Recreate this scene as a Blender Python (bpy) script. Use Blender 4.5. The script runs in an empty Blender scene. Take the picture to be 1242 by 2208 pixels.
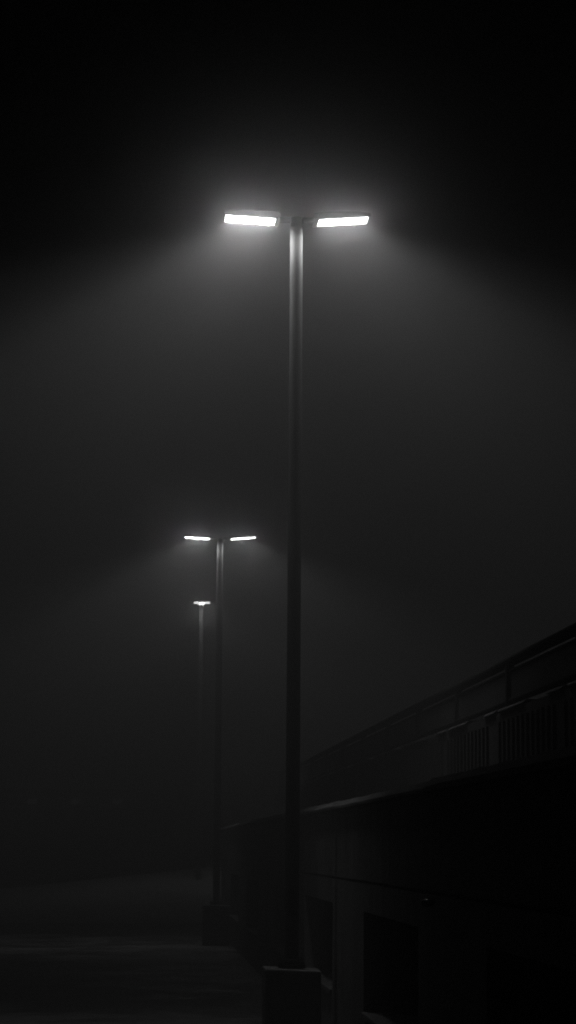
import bpy, bmesh, math, random
from mathutils import Vector, Matrix, Euler
random.seed(7)
scene = bpy.context.scene
COL = scene.collection

# ------------------------------------------------------------------ settings
LENS_W = 21.0           # radiance of the lamp lenses
BEAM_W = 62.0           # watts of each lamp's downward beam, peak candlepower about 55 degrees off nadir
OUT_LO, OUT_HI = 0.50, 1.65     # inward and outward share of each head's beam
FOG_D, FOG_G = 0.031, 0.40      # fog: broad lobe, extinction per metre and anisotropy
FOG_D2, FOG_G2 = 0.017, 0.974    # fog: narrow forward lobe that makes the halo round a lamp

# ------------------------------------------------------------------ materials
def new_mat(name):
    m = bpy.data.materials.new(name)
    m.use_nodes = True
    nt = m.node_tree
    for n in list(nt.nodes):
        nt.nodes.remove(n)
    return m, nt, nt.nodes, nt.links

def grey(v):
    return (v, v, v, 1.0)

def surface(name, lo, hi, rough=(0.7, 0.95), scale=3.0, detail=8.0, bump=0.02, bump_scale=60.0,
            metallic=0.0, stretch=(1, 1, 1), streak=0.0, spec=0.5):
    """Mottled neutral surface: two noises mixed for tone, a fine one for bump."""
    m, nt, N, L = new_mat(name)
    out = N.new('ShaderNodeOutputMaterial'); b = N.new('ShaderNodeBsdfPrincipled')
    tc = N.new('ShaderNodeTexCoord'); mp = N.new('ShaderNodeMapping')
    mp.inputs['Scale'].default_value = stretch
    L.new(tc.outputs['Object'], mp.inputs['Vector'])
    n1 = N.new('ShaderNodeTexNoise'); n1.inputs['Scale'].default_value = scale; n1.inputs['Detail'].default_value = detail
    n1.inputs['Roughness'].default_value = 0.65
    L.new(mp.outputs[0], n1.inputs['Vector'])
    r = N.new('ShaderNodeValToRGB')
    r.color_ramp.elements[0].position = 0.32; r.color_ramp.elements[0].color = grey(lo)
    r.color_ramp.elements[1].position = 0.70; r.color_ramp.elements[1].color = grey(hi)
    L.new(n1.outputs['Fac'], r.inputs[0])
    col = r.outputs[0]
    if streak > 0:                       # vertical rain streaks
        mp2 = N.new('ShaderNodeMapping'); mp2.inputs['Scale'].default_value = (4.0, 4.0, 0.35)
        L.new(tc.outputs['Object'], mp2.inputs['Vector'])
        n3 = N.new('ShaderNodeTexNoise'); n3.inputs['Scale'].default_value = 1.6; n3.inputs['Detail'].default_value = 6
        L.new(mp2.outputs[0], n3.inputs['Vector'])
        r3 = N.new('ShaderNodeValToRGB')
        r3.color_ramp.elements[0].position = 0.35; r3.color_ramp.elements[0].color = grey(1 - streak)
        r3.color_ramp.elements[1].position = 0.62; r3.color_ramp.elements[1].color = grey(1)
        L.new(n3.outputs['Fac'], r3.inputs[0])
        mx = N.new('ShaderNodeMixRGB'); mx.blend_type = 'MULTIPLY'; mx.inputs[0].default_value = 1
        L.new(col, mx.inputs[1]); L.new(r3.outputs[0], mx.inputs[2]); col = mx.outputs[0]
    L.new(col, b.inputs['Base Color'])
    mr = N.new('ShaderNodeMapRange')
    mr.inputs['To Min'].default_value = rough[0]; mr.inputs['To Max'].default_value = rough[1]
    L.new(n1.outputs['Fac'], mr.inputs['Value']); L.new(mr.outputs[0], b.inputs['Roughness'])
    b.inputs['Metallic'].default_value = metallic
    b.inputs['Specular IOR Level'].default_value = spec
    if bump:
        n2 = N.new('ShaderNodeTexNoise'); n2.inputs['Scale'].default_value = bump_scale; n2.inputs['Detail'].default_value = 4
        L.new(mp.outputs[0], n2.inputs['Vector'])
        bp = N.new('ShaderNodeBump'); bp.inputs['Distance'].default_value = bump; bp.inputs['Strength'].default_value = 0.6
        L.new(n2.outputs['Fac'], bp.inputs['Height']); L.new(bp.outputs[0], b.inputs['Normal'])
    L.new(b.outputs[0], out.inputs[0])
    return m

def emitter(name, strength):
    m, nt, N, L = new_mat(name)
    out = N.new('ShaderNodeOutputMaterial'); e = N.new('ShaderNodeEmission')
    e.inputs['Color'].default_value = grey(1); e.inputs['Strength'].default_value = strength
    L.new(e.outputs[0], out.inputs[0])
    return m

def asphalt():
    m, nt, N, L = new_mat('wet_asphalt')
    out = N.new('ShaderNodeOutputMaterial'); b = N.new('ShaderNodeBsdfPrincipled')
    tc = N.new('ShaderNodeTexCoord'); mp = N.new('ShaderNodeMapping')
    mp.inputs['Scale'].default_value = (0.75, 1.0, 1.0)           # patchy damp and worn areas
    L.new(tc.outputs['Object'], mp.inputs['Vector'])
    n1 = N.new('ShaderNodeTexNoise'); n1.inputs['Scale'].default_value = 1.0; n1.inputs['Detail'].default_value = 9
    n1.inputs['Roughness'].default_value = 0.7; n1.inputs['Distortion'].default_value = 0.4
    L.new(mp.outputs[0], n1.inputs['Vector'])
    r = N.new('ShaderNodeValToRGB')
    r.color_ramp.elements[0].position = 0.45; r.color_ramp.elements[0].color = grey(0.045)
    r.color_ramp.elements[1].position = 0.57; r.color_ramp.elements[1].color = grey(0.21)
    L.new(n1.outputs['Fac'], r.inputs[0]); L.new(r.outputs[0], b.inputs['Base Color'])
    r2 = N.new('ShaderNodeMapRange')
    r2.inputs['From Min'].default_value = 0.35; r2.inputs['From Max'].default_value = 0.65
    r2.inputs['To Min'].default_value = 0.30; r2.inputs['To Max'].default_value = 0.85
    L.new(n1.outputs['Fac'], r2.inputs['Value']); L.new(r2.outputs[0], b.inputs['Roughness'])
    n2 = N.new('ShaderNodeTexNoise'); n2.inputs['Scale'].default_value = 45; n2.inputs['Detail'].default_value = 5
    L.new(tc.outputs['Object'], n2.inputs['Vector'])
    bp = N.new('ShaderNodeBump'); bp.inputs['Distance'].default_value = 0.012; bp.inputs['Strength'].default_value = 0.7
    L.new(n2.outputs['Fac'], bp.inputs['Height']); L.new(bp.outputs[0], b.inputs['Normal'])
    L.new(b.outputs[0], out.inputs[0])
    return m

def worn_paint():
    m, nt, N, L = new_mat('worn_line_paint')
    out = N.new('ShaderNodeOutputMaterial'); b = N.new('ShaderNodeBsdfPrincipled')
    tr = N.new('ShaderNodeBsdfTransparent'); mx = N.new('ShaderNodeMixShader')
    tc = N.new('ShaderNodeTexCoord')
    n1 = N.new('ShaderNodeTexNoise'); n1.inputs['Scale'].default_value = 2.2; n1.inputs['Detail'].default_value = 10
    n1.inputs['Roughness'].default_value = 0.75
    L.new(tc.outputs['Object'], n1.inputs['Vector'])
    r = N.new('ShaderNodeValToRGB')
    r.color_ramp.elements[0].position = 0.44; r.color_ramp.elements[0].color = grey(0)
    r.color_ramp.elements[1].position = 0.60; r.color_ramp.elements[1].color = grey(1)
    L.new(n1.outputs['Fac'], r.inputs[0])
    b.inputs['Base Color'].default_value = grey(0.34); b.inputs['Roughness'].default_value = 0.6
    L.new(r.outputs[0], mx.inputs[0]); L.new(tr.outputs[0], mx.inputs[1]); L.new(b.outputs[0], mx.inputs[2])
    L.new(mx.outputs[0], out.inputs[0])
    return m

M = {
    'concrete': surface('wall_concrete', 0.16, 0.29, scale=1.7, bump=0.006, bump_scale=50, streak=0.45),
    'coping': surface('coping_concrete', 0.10, 0.22, scale=2.6, bump=0.006, bump_scale=70),
    'base': surface('base_concrete', 0.06, 0.17, scale=5.0, bump=0.006, bump_scale=80),
    'inside': surface('garage_interior', 0.05, 0.09, scale=1.0, bump=0),
    'bronze': surface('dark_bronze_paint', 0.010, 0.018, rough=(0.6, 0.8), scale=8, bump=0, spec=0.1),
    'pole': surface('galvanised_pole', 0.050, 0.090, rough=(0.6, 0.8), scale=9, bump=0.0015, bump_scale=40, stretch=(1, 1, 0.15), spec=0.1),
    'lit_pole': surface('lit_pole_tone', 0.11, 0.17, rough=(0.6, 0.8), scale=9, bump=0, spec=0.15),  # third lamp's pole: colour raised to stand in for lamp light on its front
    'rail': surface('rail_steel', 0.010, 0.022, rough=(0.7, 0.9), scale=6, bump=0, spec=0.1),
    'mesh': surface('mesh_wire', 0.03, 0.05, rough=(0.5, 0.7), scale=6, bump=0),
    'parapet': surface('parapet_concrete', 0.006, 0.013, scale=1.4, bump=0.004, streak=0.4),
    'cap': surface('cap_concrete', 0.05, 0.10, scale=3.5, bump=0.004),
    'stub': surface('stub_steel', 0.25, 0.35, rough=(0.25, 0.4), scale=9, bump=0, metallic=0.6),
    'bank': surface('bank_gravel', 0.52, 0.72, scale=0.5, bump=0.03, bump_scale=9),
    'far_wall': surface('far_wall_brick', 0.05, 0.09, scale=0.7, bump=0),
    'asphalt': asphalt(),
    'paint': worn_paint(),
    'lens': emitter('lamp_lens_glow', LENS_W),
    'lens_left': emitter('lamp_lens_glow_bright', LENS_W * 1.5),
    'lens_dim': emitter('distant_lens_glow', LENS_W * 0.36),
    'lens_core': emitter('distant_lamp_core_glow', LENS_W * 3.0),
    'lens_far': emitter('far_lamp_lens_glow', LENS_W * 1.7),
    'window': emitter('dim_window_light', 0.036),
}

# ------------------------------------------------------------------ mesh helpers
def box(bm, x0, x1, y0, y1, z0, z1, bevel=0.0, mat=None):
    vs = [bm.verts.new((x, y, z)) for x in (x0, x1) for y in (y0, y1) for z in (z0, z1)]
    idx = [(0, 1, 3, 2), (4, 6, 7, 5), (0, 4, 5, 1), (2, 3, 7, 6), (0, 2, 6, 4), (1, 5, 7, 3)]
    fs = [bm.faces.new([vs[i] for i in f]) for f in idx]
    if bevel > 0:
        es = list({e for f in fs for e in f.edges})
        r = bmesh.ops.bevel(bm, geom=es, offset=bevel, segments=2, profile=0.6, affect='EDGES')
    return vs

def tube(bm, p0, p1, r0, r1=None, n=12, caps=True):
    r1 = r0 if r1 is None else r1
    p0, p1 = Vector(p0), Vector(p1)
    d = (p1 - p0).normalized()
    a = d.orthogonal().normalized(); b = d.cross(a)
    ra = [bm.verts.new(p0 + r0 * (math.cos(t) * a + math.sin(t) * b)) for t in [2 * math.pi * i / n for i in range(n)]]
    rb = [bm.verts.new(p1 + r1 * (math.cos(t) * a + math.sin(t) * b)) for t in [2 * math.pi * i / n for i in range(n)]]
    for i in range(n):
        f = bm.faces.new((ra[i], ra[(i + 1) % n], rb[(i + 1) % n], rb[i])); f.smooth = True
    if caps:
        bm.faces.new(list(reversed(ra))); bm.faces.new(rb)

def obj(name, bm, mat, parent=None):
    bmesh.ops.recalc_face_normals(bm, faces=bm.faces)
    me = bpy.data.meshes.new(name); bm.to_mesh(me); bm.free()
    me.materials.append(mat)
    o = bpy.data.objects.new(name, me); COL.objects.link(o)
    if parent is not None:
        o.parent = parent
    return o

def thing(name, label, cat, loc=(0, 0, 0), rz=0.0, group=None):
    o = bpy.data.objects.new(name, None); COL.objects.link(o)
    o.location = loc; o.rotation_euler = (0, 0, rz); o.empty_display_size = 0.3
    o['label'] = label; o['category'] = cat
    if group:
        o['group'] = group
    return o

def tag(o, label, cat, group=None):
    o['label'] = label; o['category'] = cat
    if group:
        o['group'] = group

def struct(o):
    o['kind'] = 'structure'
    return o

# ------------------------------------------------------------------ ground
bm = bmesh.new()
v = [bm.verts.new(p) for p in ((-900, -200, 0), (900, -200, 0), (900, 1800, 0), (-900, 1800, 0))]
bm.faces.new(v)
struct(obj('parking_lot', bm, M['asphalt']))

# sloping bank at the back of the lot, its crest climbing to the right
def crest_h(x):
    return max(0.05, min(1.75, 0.50 + 0.112 * (x + 3.47)))
bm = bmesh.new()
prof = [(49.0, -0.03), (50.0, 0.004), (51.5, 0.12), (54, 0.42), (57, 0.78), (59, 0.95), (60.2, 1.0), (61.5, 0.97), (64, 0.8), (70, 0.3), (74, -0.05)]
rows = []
xs = [-60 + i * 1.0 for i in range(121)]
for x in xs:
    h = crest_h(x)
    rows.append([bm.verts.new((x, y, t * h + (random.uniform(-.012, .012) if t > 0.1 else 0))) for y, t in prof])
for a, b in zip(rows, rows[1:]):
    for j in range(len(prof) - 1):
        f = bm.faces.new((a[j], b[j], b[j + 1], a[j + 1])); f.smooth = True
struct(obj('embankment', bm, M['bank']))

# worn bay lines running out from the wall foot
for i, (y, x0, x1) in enumerate([(35.3, -3.2, 0.6), (32.6, -3.8, 0.9), (29.9, -2.2, 1.0), (27.2, -3.6, 1.0), (24.5, -3.0, 1.0), (21.8, -3.4, 0.9)]):
    bm = bmesh.new()
    n = 24
    lo = []; hi = []
    for k in range(n + 1):
        x = x0 + (x1 - x0) * k / n
        j = 0.012 * math.sin(3.1 * x + i * 2)
        lo.append(bm.verts.new((x, y - 0.05 + j, 0.004))); hi.append(bm.verts.new((x, y + 0.05 + j, 0.004)))
    for k in range(n):
        bm.faces.new((lo[k], lo[k + 1], hi[k + 1], hi[k]))
    struct(obj('parking_line', bm, M['paint']))

# ------------------------------------------------------------------ parking garage wall with low openings
WX, Y0, Y1 = 1.60, 4.0, 44.0
ZT = 1.90
PITCH, OPEN = 5.8, 3.2
opens = []
y = 19.15 - 2 * PITCH
while y < Y1 - 1:
    opens.append((max(y, Y0 + 0.2), min(y + OPEN, Y1 - 0.6))); y += PITCH
joints = [20.65 + k * PITCH / 2 for k in range(-6, 9)]
ycuts = {Y0, Y1}
for a, b in opens:
    ycuts |= {a, b}
for j in joints:
    if Y0 + .3 < j < Y1 - .3:
        ycuts |= {j - 0.010, j + 0.010}
ycuts = sorted(ycuts)
zcuts = [-0.05, 0.45, 1.16, 1.352, 1.374, ZT]
OPEN_D, GROOVE = 0.34, 0.022

def depth(ym, zm):
    if 0.45 < zm < 1.16 and any(a < ym < b for a, b in opens):
        return None
    if 1.352 < zm < 1.374:
        return GROOVE
    if zm > 1.374 and any(abs(ym - j) < 0.011 for j in joints):
        return GROOVE
    return 0.0
D = [[depth((ycuts[i] + ycuts[i + 1]) / 2, (zcuts[k] + zcuts[k + 1]) / 2) for k in range(len(zcuts) - 1)] for i in range(len(ycuts) - 1)]
def dv(d):
    return WX + (OPEN_D if d is None else d)
garage = thing('parking_garage', 'long dark concrete garage wall with low openings and raised deck beside lamp posts', 'garage')
bm = bmesh.new()
def quad(*p):
    bm.faces.new([bm.verts.new(q) for q in p])
ny, nz = len(ycuts) - 1, len(zcuts) - 1
for i in range(ny):
    for k in range(nz):
        d = D[i][k]; a, b, c, e = ycuts[i], ycuts[i + 1], zcuts[k], zcuts[k + 1]
        if d is not None:
            quad((WX + d, a, c), (WX + d, b, c), (WX + d, b, e), (WX + d, a, e))
        if i + 1 < ny and D[i + 1][k] != d:
            x0, x1 = dv(d), dv(D[i + 1][k]); quad((x0, b, c), (x1, b, c), (x1, b, e), (x0, b, e))
        if k + 1 < nz and D[i][k + 1] != d:
            x0, x1 = dv(d), dv(D[i][k + 1]); quad((x0, a, e), (x1, a, e), (x1, b, e), (x0, b, e))
quad((WX, Y1, -.05), (6.5, Y1, -.05), (6.5, Y1, ZT), (WX, Y1, ZT))
quad((WX, Y0, -.05), (6.5, Y0, -.05), (6.5, Y0, ZT), (WX, Y0, ZT))
bmesh.ops.remove_doubles(bm, verts=bm.verts, dist=0.0005)
obj('wall', bm, M['concrete'], garage)
# dark level behind the openings
bm = bmesh.new()
box(bm, 1.97, 6.4, Y0 + .05, Y1 - .05, -0.04, 0.02)
box(bm, 6.2, 6.4, Y0 + .05, Y1 - .05, 0.03, 1.6)
yy = 7.0
while yy < Y1 - 2:
    box(bm, 3.6, 4.0, yy, yy + 0.4, 0.03, 1.59); yy += PITCH
obj('interior', bm, M['inside'], garage)
# roof deck slab
bm = bmesh.new()
box(bm, 1.96, 9.0, Y0 + .02, Y1 - .02, 1.62, 1.93)
obj('deck', bm, M['inside'], garage)
# coping blocks with a chamfered front edge, each very slightly out of line
y = Y0; k = 0
while y < Y1 - 0.1:
    ye = min(y + PITCH / 2, Y1)
    if abs(ye - Y1) < 0.3: ye = Y1
    o_ = random.uniform(-0.006, 0.006); dz = random.uniform(-0.007, 0.007)
    bm = bmesh.new()
    xf = WX - 0.035 + o_
    sec = [(xf, 1.905), (xf, 1.928 + dz), (xf + 0.035, 1.968 + dz), (WX + 0.345, 1.975 + dz), (WX + 0.345, 1.936), (WX + 0.1, 1.905)]
    n = 8
    rings = []
    for s in range(n + 1):
        t = y + 0.004 + (ye - y - 0.008) * s / n
        rings.append([bm.verts.new((px + (random.uniform(-.002, .002) if q in (1, 2) else 0), t, pz + (random.uniform(-.003, .003) if q in (1, 2) else 0))) for q, (px, pz) in enumerate(sec)])
    for a, b in zip(rings, rings[1:]):
        for q in range(len(sec)):
            bm.faces.new((a[q], a[(q + 1) % len(sec)], b[(q + 1) % len(sec)], b[q]))
    bm.faces.new(rings[0]); bm.faces.new(list(reversed(rings[-1])))
    obj('coping', bm, M['coping'], garage)
    y = ye
# sills of the openings
for a, b in opens:
    bm = bmesh.new()
    box(bm, WX - 0.02, WX + OPEN_D - 0.02, a + 0.004, b - 0.004, 0.43, 0.472, 0.006)
    obj('sill', bm, M['coping'], garage)

# set back upstand along the deck: plain slab with upright ribs
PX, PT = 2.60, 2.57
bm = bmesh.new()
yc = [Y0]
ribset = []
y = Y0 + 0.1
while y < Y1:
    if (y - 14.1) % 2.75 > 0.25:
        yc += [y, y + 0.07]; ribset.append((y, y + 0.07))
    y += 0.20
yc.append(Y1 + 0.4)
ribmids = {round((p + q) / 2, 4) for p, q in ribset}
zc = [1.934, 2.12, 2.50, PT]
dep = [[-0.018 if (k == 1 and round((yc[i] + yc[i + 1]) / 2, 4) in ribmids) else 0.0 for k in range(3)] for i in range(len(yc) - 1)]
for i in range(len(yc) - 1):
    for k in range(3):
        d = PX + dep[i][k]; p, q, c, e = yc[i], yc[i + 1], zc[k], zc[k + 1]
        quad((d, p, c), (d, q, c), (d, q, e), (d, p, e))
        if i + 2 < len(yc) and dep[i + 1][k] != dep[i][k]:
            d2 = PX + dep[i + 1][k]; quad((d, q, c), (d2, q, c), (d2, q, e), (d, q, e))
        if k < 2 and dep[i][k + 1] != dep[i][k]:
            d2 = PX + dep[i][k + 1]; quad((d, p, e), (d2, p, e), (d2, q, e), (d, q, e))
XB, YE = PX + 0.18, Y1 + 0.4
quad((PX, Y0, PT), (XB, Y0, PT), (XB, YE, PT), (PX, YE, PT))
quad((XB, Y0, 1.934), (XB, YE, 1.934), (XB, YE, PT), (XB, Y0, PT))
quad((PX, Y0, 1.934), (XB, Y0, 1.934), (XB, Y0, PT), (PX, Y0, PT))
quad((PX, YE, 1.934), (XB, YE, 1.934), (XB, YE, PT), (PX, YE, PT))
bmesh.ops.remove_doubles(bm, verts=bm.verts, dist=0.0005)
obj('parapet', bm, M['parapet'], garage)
# cap strips: broken by dark gaps between them
BAY = 2.75
yp = 14.1 - 3 * BAY
while yp < Y1 - 1:
    for (s, e) in ((0.10, 0.62), (1.55, 2.65)):
        if yp + s > Y0:
            bm = bmesh.new()
            sec = [(PX - 0.02, PT + .002), (PX - 0.02, PT + .008), (PX + 0.012, PT + .030), (PX + 0.19, PT + .030), (PX + 0.19, PT + .002)]
            j = random.uniform(-.004, .004)
            ra = [bm.verts.new((px, yp + s + j, pz)) for px, pz in sec]; rb = [bm.verts.new((px, yp + e + j, pz)) for px, pz in sec]
            for q in range(5):
                bm.faces.new((ra[q], ra[(q + 1) % 5], rb[(q + 1) % 5], rb[q]))
            bm.faces.new(ra); bm.faces.new(list(reversed(rb)))
            obj('cap_strip', bm, M['cap'], garage)
    yp += BAY
# short steel pipe stub, added to give a small glint on the wall face
bm = bmesh.new()
tube(bm, (WX + .004, 12.65, 1.315), (WX - .07, 12.65, 1.305), .021, n=14)
obj('glint_stub', bm, M['stub'], garage)

# ------------------------------------------------------------------ guard railing on the deck
rail = thing('guard_railing', 'dark steel guard railing with wire mesh infill along the garage deck', 'railing', (PX + 0.09, 0, PT))
RX = 0.0
bm = bmesh.new(); tube(bm, (RX, Y0, 0.375), (RX, Y1 + .4, 0.375), 0.038, n=10)
obj('top_rail', bm, M['rail'], rail)
bm = bmesh.new(); tube(bm, (RX, Y0, 0.305), (RX, Y1 + .4, 0.305), 0.014, n=8)
obj('upper_rail', bm, M['rail'], rail)
bm = bmesh.new(); tube(bm, (RX, Y0, 0.085), (RX, Y1 + .4, 0.085), 0.024, n=8)
obj('lower_rail', bm, M['rail'], rail)
yp = 14.1 - 3 * BAY
while yp < Y1 + .3:
    bm = bmesh.new(); box(bm, RX - .03, RX + .03, yp - .03, yp + .03, 0.001, 0.345, 0.004)
    box(bm, RX - .06, RX + .06, yp - .06, yp + .06, 0.001, 0.012)
    obj('post', bm, M['rail'], rail)
    yp += BAY
bm = bmesh.new()
y = Y0 + .05
while y < Y1 + .3:
    box(bm, RX + .0, RX + .006, y, y + .021, 0.11, 0.292); y += 0.030
for z in (0.14, 0.19, 0.24):
    box(bm, RX + .007, RX + .012, Y0 + .02, Y1 + .38, z, z + .008)
obj('mesh_panel', bm, M['mesh'], rail)

# ------------------------------------------------------------------ lamp posts
TOP = 6.10                                     # pole length above its concrete base
BASE_H = 0.65
def bowl(n=12, m=8, x0=0.012, x1=0.42, w=0.21, sag=0.008):
    """Shallow drooping glass bowl, long along x, rounded corners at the rim."""
    bm = bmesh.new(); g = []
    for i in range(n + 1):
        row = []
        for j in range(m + 1):
            u = -1 + 2 * i / n; t = -1 + 2 * j / m
            z = -sag * (1 - abs(u) ** 4) * (1 - abs(t) ** 4)
            row.append(bm.verts.new((x0 + (x1 - x0) * (u + 1) / 2, t * w / 2 * (1 - 0.05 * abs(u) ** 6), z)))
        g.append(row)
    for i in range(n):
        for j in range(m):
            f = bm.faces.new((g[i][j], g[i][j + 1], g[i + 1][j + 1], g[i + 1][j])); f.smooth = True
    return bm

def housing():
    """Shoebox luminaire body: flat sides, roof tapering away from the arm."""
    bm = bmesh.new()
    pts = []
    for (x, zt) in ((-0.02, 0.050), (0.10, 0.055), (0.33, 0.045), (0.440, 0.026)):
        for (yy, z) in ((-0.152, 0.004), (-0.149, zt - .012), (-0.135, zt), (0.135, zt), (0.149, zt - .012), (0.152, 0.004)):
            pts.append(bm.verts.new((x, yy, z)))
    for a in range(3):
        for q in range(6):
            i, j = a * 6 + q, a * 6 + (q + 1) % 6
            bm.faces.new((pts[i], pts[j], pts[j + 6], pts[i + 6]))
    bm.faces.new(pts[0:6]); bm.faces.new(list(reversed(pts[18:24])))
    return bm

def beam_profile(ld, side):
    """Candlepower curve of a full cutoff luminaire: wide across the lot, short along the row of posts."""
    ld.use_nodes = True
    nt = ld.node_tree; N = nt.nodes; L = nt.links
    em = [n for n in N if n.type == 'EMISSION'][0]
    g = N.new('ShaderNodeNewGeometry'); sp = N.new('ShaderNodeSeparateXYZ')
    L.new(g.outputs['Incoming'], sp.inputs[0])
    def curve(sock, pts):
        ab = N.new('ShaderNodeMath'); ab.operation = 'ABSOLUTE'; L.new(sock, ab.inputs[0])
        r = N.new('ShaderNodeValToRGB'); r.color_ramp.interpolation = 'EASE'
        e = r.color_ramp.elements
        e[0].position = pts[0][0]; e[0].color = grey(pts[0][1])
        e[1].position = pts[-1][0]; e[1].color = grey(pts[-1][1])
        for p, v in pts[1:-1]:
            q = e.new(p); q.color = grey(v)
        L.new(ab.outputs[0], r.inputs[0])
        return r.outputs[0]
    a = curve(sp.outputs['Z'], [(0.0, 0.0), (0.22, 0.02), (0.37, 0.40), (0.53, 1.0), (0.78, 0.78), (1.0, 0.55)])
    b = curve(sp.outputs['Y'], [(0.0, 1.0), (0.28, 0.80), (0.48, 0.36), (0.68, 0.06), (1.0, 0.0)])
    # each head throws more light outward than back under the pole
    o = N.new('ShaderNodeMapRange'); o.interpolation_type = 'SMOOTHSTEP'
    o.inputs['From Min'].default_value = -0.6 * side; o.inputs['From Max'].default_value = 0.6 * side
    o.inputs['To Min'].default_value = OUT_LO; o.inputs['To Max'].default_value = OUT_HI
    L.new(sp.outputs['X'], o.inputs['Value'])
    m = N.new('ShaderNodeMath'); m.operation = 'MULTIPLY'
    L.new(a, m.inputs[0]); L.new(b, m.inputs[1])
    m2 = N.new('ShaderNodeMath'); m2.operation = 'MULTIPLY'
    L.new(m.outputs[0], m2.inputs[0]); L.new(o.outputs[0], m2.inputs[1]); 
    # candlepower to radiance of the flat panel: divide by the cosine off nadir
    az = N.new('ShaderNodeMath'); az.operation = 'ABSOLUTE'; L.new(sp.outputs['Z'], az.inputs[0])
    mz = N.new('ShaderNodeMath'); mz.operation = 'MAXIMUM'; mz.inputs[1].default_value = 0.12; L.new(az.outputs[0], mz.inputs[0])
    dv_ = N.new('ShaderNodeMath'); dv_.operation = 'DIVIDE'
    L.new(m2.outputs[0], dv_.inputs[0]); L.new(mz.outputs[0], dv_.inputs[1]); L.new(dv_.outputs[0], em.inputs['Strength'])

GROUP = 'lamp posts along the garage wall'
def make_lamp(label, loc, rz=0.0, lens=None, sides=(1, -1), pole_mat='pole', footing=True):
    t = thing('street_lamp', label, 'street lamp', loc, rz, GROUP)
    if footing:
        bm = bmesh.new()
        box(bm, -.22, .22, -.22, .22, -0.05, BASE_H, 0.012)
        for vv in bm.verts:
            if vv.co.z > .3:
                vv.co.z -= 0.035 * vv.co.x
        obj('concrete_base', bm, M['base'], t)
        bm = bmesh.new()
        box(bm, -.105, .105, -.105, .105, BASE_H + .008, BASE_H + .035, 0.003)
        tube(bm, (0, 0, BASE_H + .035), (0, 0, BASE_H + .075), .075, .062, n=24)
        bp = obj('base_plate', bm, M['bronze'], t)
        for sx in (-1, 1):
            for sy in (-1, 1):
                bm = bmesh.new()
                tube(bm, (sx * .083, sy * .083, BASE_H + .03), (sx * .083, sy * .083, BASE_H + .085), .009, n=8)
                tube(bm, (sx * .083, sy * .083, BASE_H + .036), (sx * .083, sy * .083, BASE_H + .055), .018, n=6)
                obj('anchor_bolt', bm, M['bronze'], bp)
    bm = bmesh.new()
    z0 = BASE_H + .03 if footing else -.3
    zs = [z0 + (BASE_H + TOP - 0.065 - z0) * i / 16 for i in range(17)]
    rings = []
    for i, z in enumerate(zs):
        r = .058 - .006 * i / 16
        rings.append([bm.verts.new((r * math.cos(2 * math.pi * q / 32), r * math.sin(2 * math.pi * q / 32), z)) for q in range(32)])
    for a, b in zip(rings, rings[1:]):
        for q in range(32):
            f = bm.faces.new((a[q], a[(q + 1) % 32], b[(q + 1) % 32], b[q])); f.smooth = True
    bm.faces.new(rings[-1])
    pole = obj('pole', bm, M[pole_mat], t)
    bm = bmesh.new()                                           # hand hole cover low on the shaft
    box(bm, -.035, .035, -.0625, -.052, BASE_H + .42, BASE_H + .60, .004)
    obj('access_cover', bm, M['bronze'], pole)
    bm = bmesh.new()
    tube(bm, (0, 0, BASE_H + TOP - .064), (0, 0, BASE_H + TOP + .022), .047, .045, n=24)
    obj('bracket', bm, M['bronze'], t)
    for s in sides:
        tilt = math.radians(4.6 if s == 1 else 2.9)
        bm = bmesh.new()
        box(bm, .05, .17, -.035, .035, BASE_H + TOP - .018, BASE_H + TOP + .018, .006)
        arm = obj('arm', bm, M['bronze'], t)
        hb = obj('lamp_head', housing(), M['bronze'], t)
        hb.location = (s * .165, 0, BASE_H + TOP - 0.02)
        hb.rotation_euler = Euler((0, -tilt, 0 if s == 1 else math.pi), 'XYZ')
        lb = bowl()
        le = obj('lens', lb, lens[0 if s == -1 else 1], hb)
        le.location = (0.005, 0, 0.0)
        ld = bpy.data.lights.new('lamp_beam', 'AREA'); ld.shape = 'RECTANGLE'; ld.size = 0.37; ld.size_y = 0.19
        ld.energy = BEAM_W * (1.15 if s == -1 else 1.0); beam_profile(ld, s)
        lo = bpy.data.objects.new('lamp_beam', ld); COL.objects.link(lo); lo.parent = hb
        lo.location = (0.218, 0, -0.014)
        if s == -1:
            arm.rotation_euler = (0, 0, math.pi)
    return t

def copy_tree(o, parent=None):
    c = o.copy(); COL.objects.link(c)
    if parent is not None:
        c.parent = parent; c.matrix_parent_inverse = o.matrix_parent_inverse.copy()
    for ch in list(o.children):
        copy_tree(ch, c)
    return c

lamp1 = make_lamp('tallest and nearest twin-headed lamp post on a concrete base, both heads glowing brightly', (1.25, 18.85, 0), 0, (M['lens_left'], M['lens']))
lamp2 = copy_tree(lamp1)
lamp2.location = (1.34, 39.1, 0)
lamp2['label'] = 'twin-headed lamp post in mid distance, half as tall in view, left of the nearest post'
lamp3 = make_lamp('small distant post seen end-on as one glowing bar just left of the second post', (1.51, 57.0, crest_h(1.5) * 0.78 - 0.10), math.radians(-90), (M['lens_dim'], M['lens_dim']), (1,), 'lit_pole', False)
for c in lamp3.children:
    if c.name.startswith('lamp_head'):
        c.scale = (1, 1.9, 1); c.rotation_euler.y *= 0.4
        core = obj('lamp_core', bowl(6, 6, 0.15, 0.27, 0.07, 0.035), M['lens_core'], c); core.location = (0.005, 0, -0.004)
lamp4 = copy_tree(lamp1)
lamp4.location = (5.75, 137.0, 0)
lamp4['label'] = 'faintest lamp post, a dim dash low in the fog between the two larger posts'
for t in (lamp4,):
    for c in t.children_recursive:
        if c.name.startswith('lens'):
            c.data = c.data.copy(); c.data.materials[0] = M['lens_far']

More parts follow.
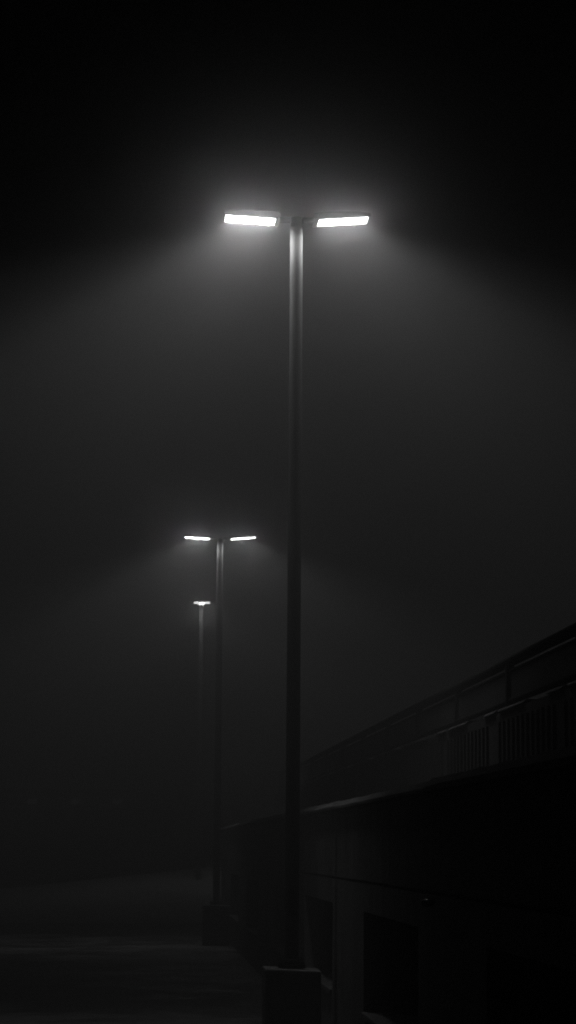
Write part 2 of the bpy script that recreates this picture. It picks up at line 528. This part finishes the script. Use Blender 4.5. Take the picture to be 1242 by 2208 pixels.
# ------------------------------------------------------------------ low building far off on the left
bld = thing('low_building', 'low dark building with small dim windows, barely visible through fog at far left', 'building', (0, 76, 0))
bm = bmesh.new(); box(bm, -22, 1.2, 0, 8, -0.05, 3.2)
obj('wall', bm, M['far_wall'], bld)
bm = bmesh.new(); box(bm, -22.3, 1.5, -.3, 8.3, 3.203, 3.42)
obj('roof', bm, M['far_wall'], bld)
for px in (-3.33, -1.93, -0.62):
    bm = bmesh.new(); box(bm, px - .19, px + .19, -.045, -.004, 2.88, 3.12)
    fr = obj('window', bm, M['rail'], bld)
    bm = bmesh.new(); box(bm, px - .16, px + .16, -.055, -.048, 2.91, 3.09)
    obj('pane', bm, M['window'], fr)

# ------------------------------------------------------------------ fog and night sky
w = bpy.data.worlds.new('World'); scene.world = w; w.use_nodes = True
nt = w.node_tree
for n in list(nt.nodes):
    nt.nodes.remove(n)
out = nt.nodes.new('ShaderNodeOutputWorld')
bg = nt.nodes.new('ShaderNodeBackground'); bg.inputs['Color'].default_value = grey(1); bg.inputs['Strength'].default_value = 0.0006
vs = nt.nodes.new('ShaderNodeVolumeScatter')
vs.inputs['Color'].default_value = grey(0.85); vs.inputs['Density'].default_value = FOG_D; vs.inputs['Anisotropy'].default_value = FOG_G
v2 = nt.nodes.new('ShaderNodeVolumeScatter'); ad = nt.nodes.new('ShaderNodeAddShader')
v2.inputs['Color'].default_value = grey(0.97); v2.inputs['Density'].default_value = FOG_D2; v2.inputs['Anisotropy'].default_value = FOG_G2
nt.links.new(vs.outputs[0], ad.inputs[0]); nt.links.new(v2.outputs[0], ad.inputs[1])
nt.links.new(bg.outputs[0], out.inputs['Surface']); nt.links.new(ad.outputs[0], out.inputs['Volume'])

# ------------------------------------------------------------------ camera
cam = bpy.data.cameras.new('camera'); co = bpy.data.objects.new('camera', cam); COL.objects.link(co)
cam.sensor_fit = 'VERTICAL'; cam.sensor_height = 24.0; cam.lens = 5050 / 2208 * 24.0
cam.clip_start = 0.05; cam.clip_end = 4000
co.location = (0, 0, 1.6)
co.rotation_mode = 'QUATERNION'
mat = Matrix.Rotation(math.radians(-3.63), 3, 'Z') @ Matrix.Rotation(math.radians(90 + 8.15), 3, 'X') @ Matrix.Rotation(math.radians(0.4), 3, 'Z')
co.rotation_quaternion = mat.to_quaternion()
scene.camera = co

# ------------------------------------------------------------------ render
scene.view_settings.view_transform = 'Standard'; scene.view_settings.look = 'None'
scene.view_settings.exposure = 0; scene.view_settings.gamma = 1
scene.render.engine = 'CYCLES'
cy = scene.cycles
cy.max_bounces = 8; cy.diffuse_bounces = 3; cy.glossy_bounces = 2; cy.volume_bounces = 0; cy.transparent_max_bounces = 8
cy.use_denoising = True
scene.render.dither_intensity = 2.0
cy.filter_width = 1.9
cy.sample_clamp_indirect = 4.0
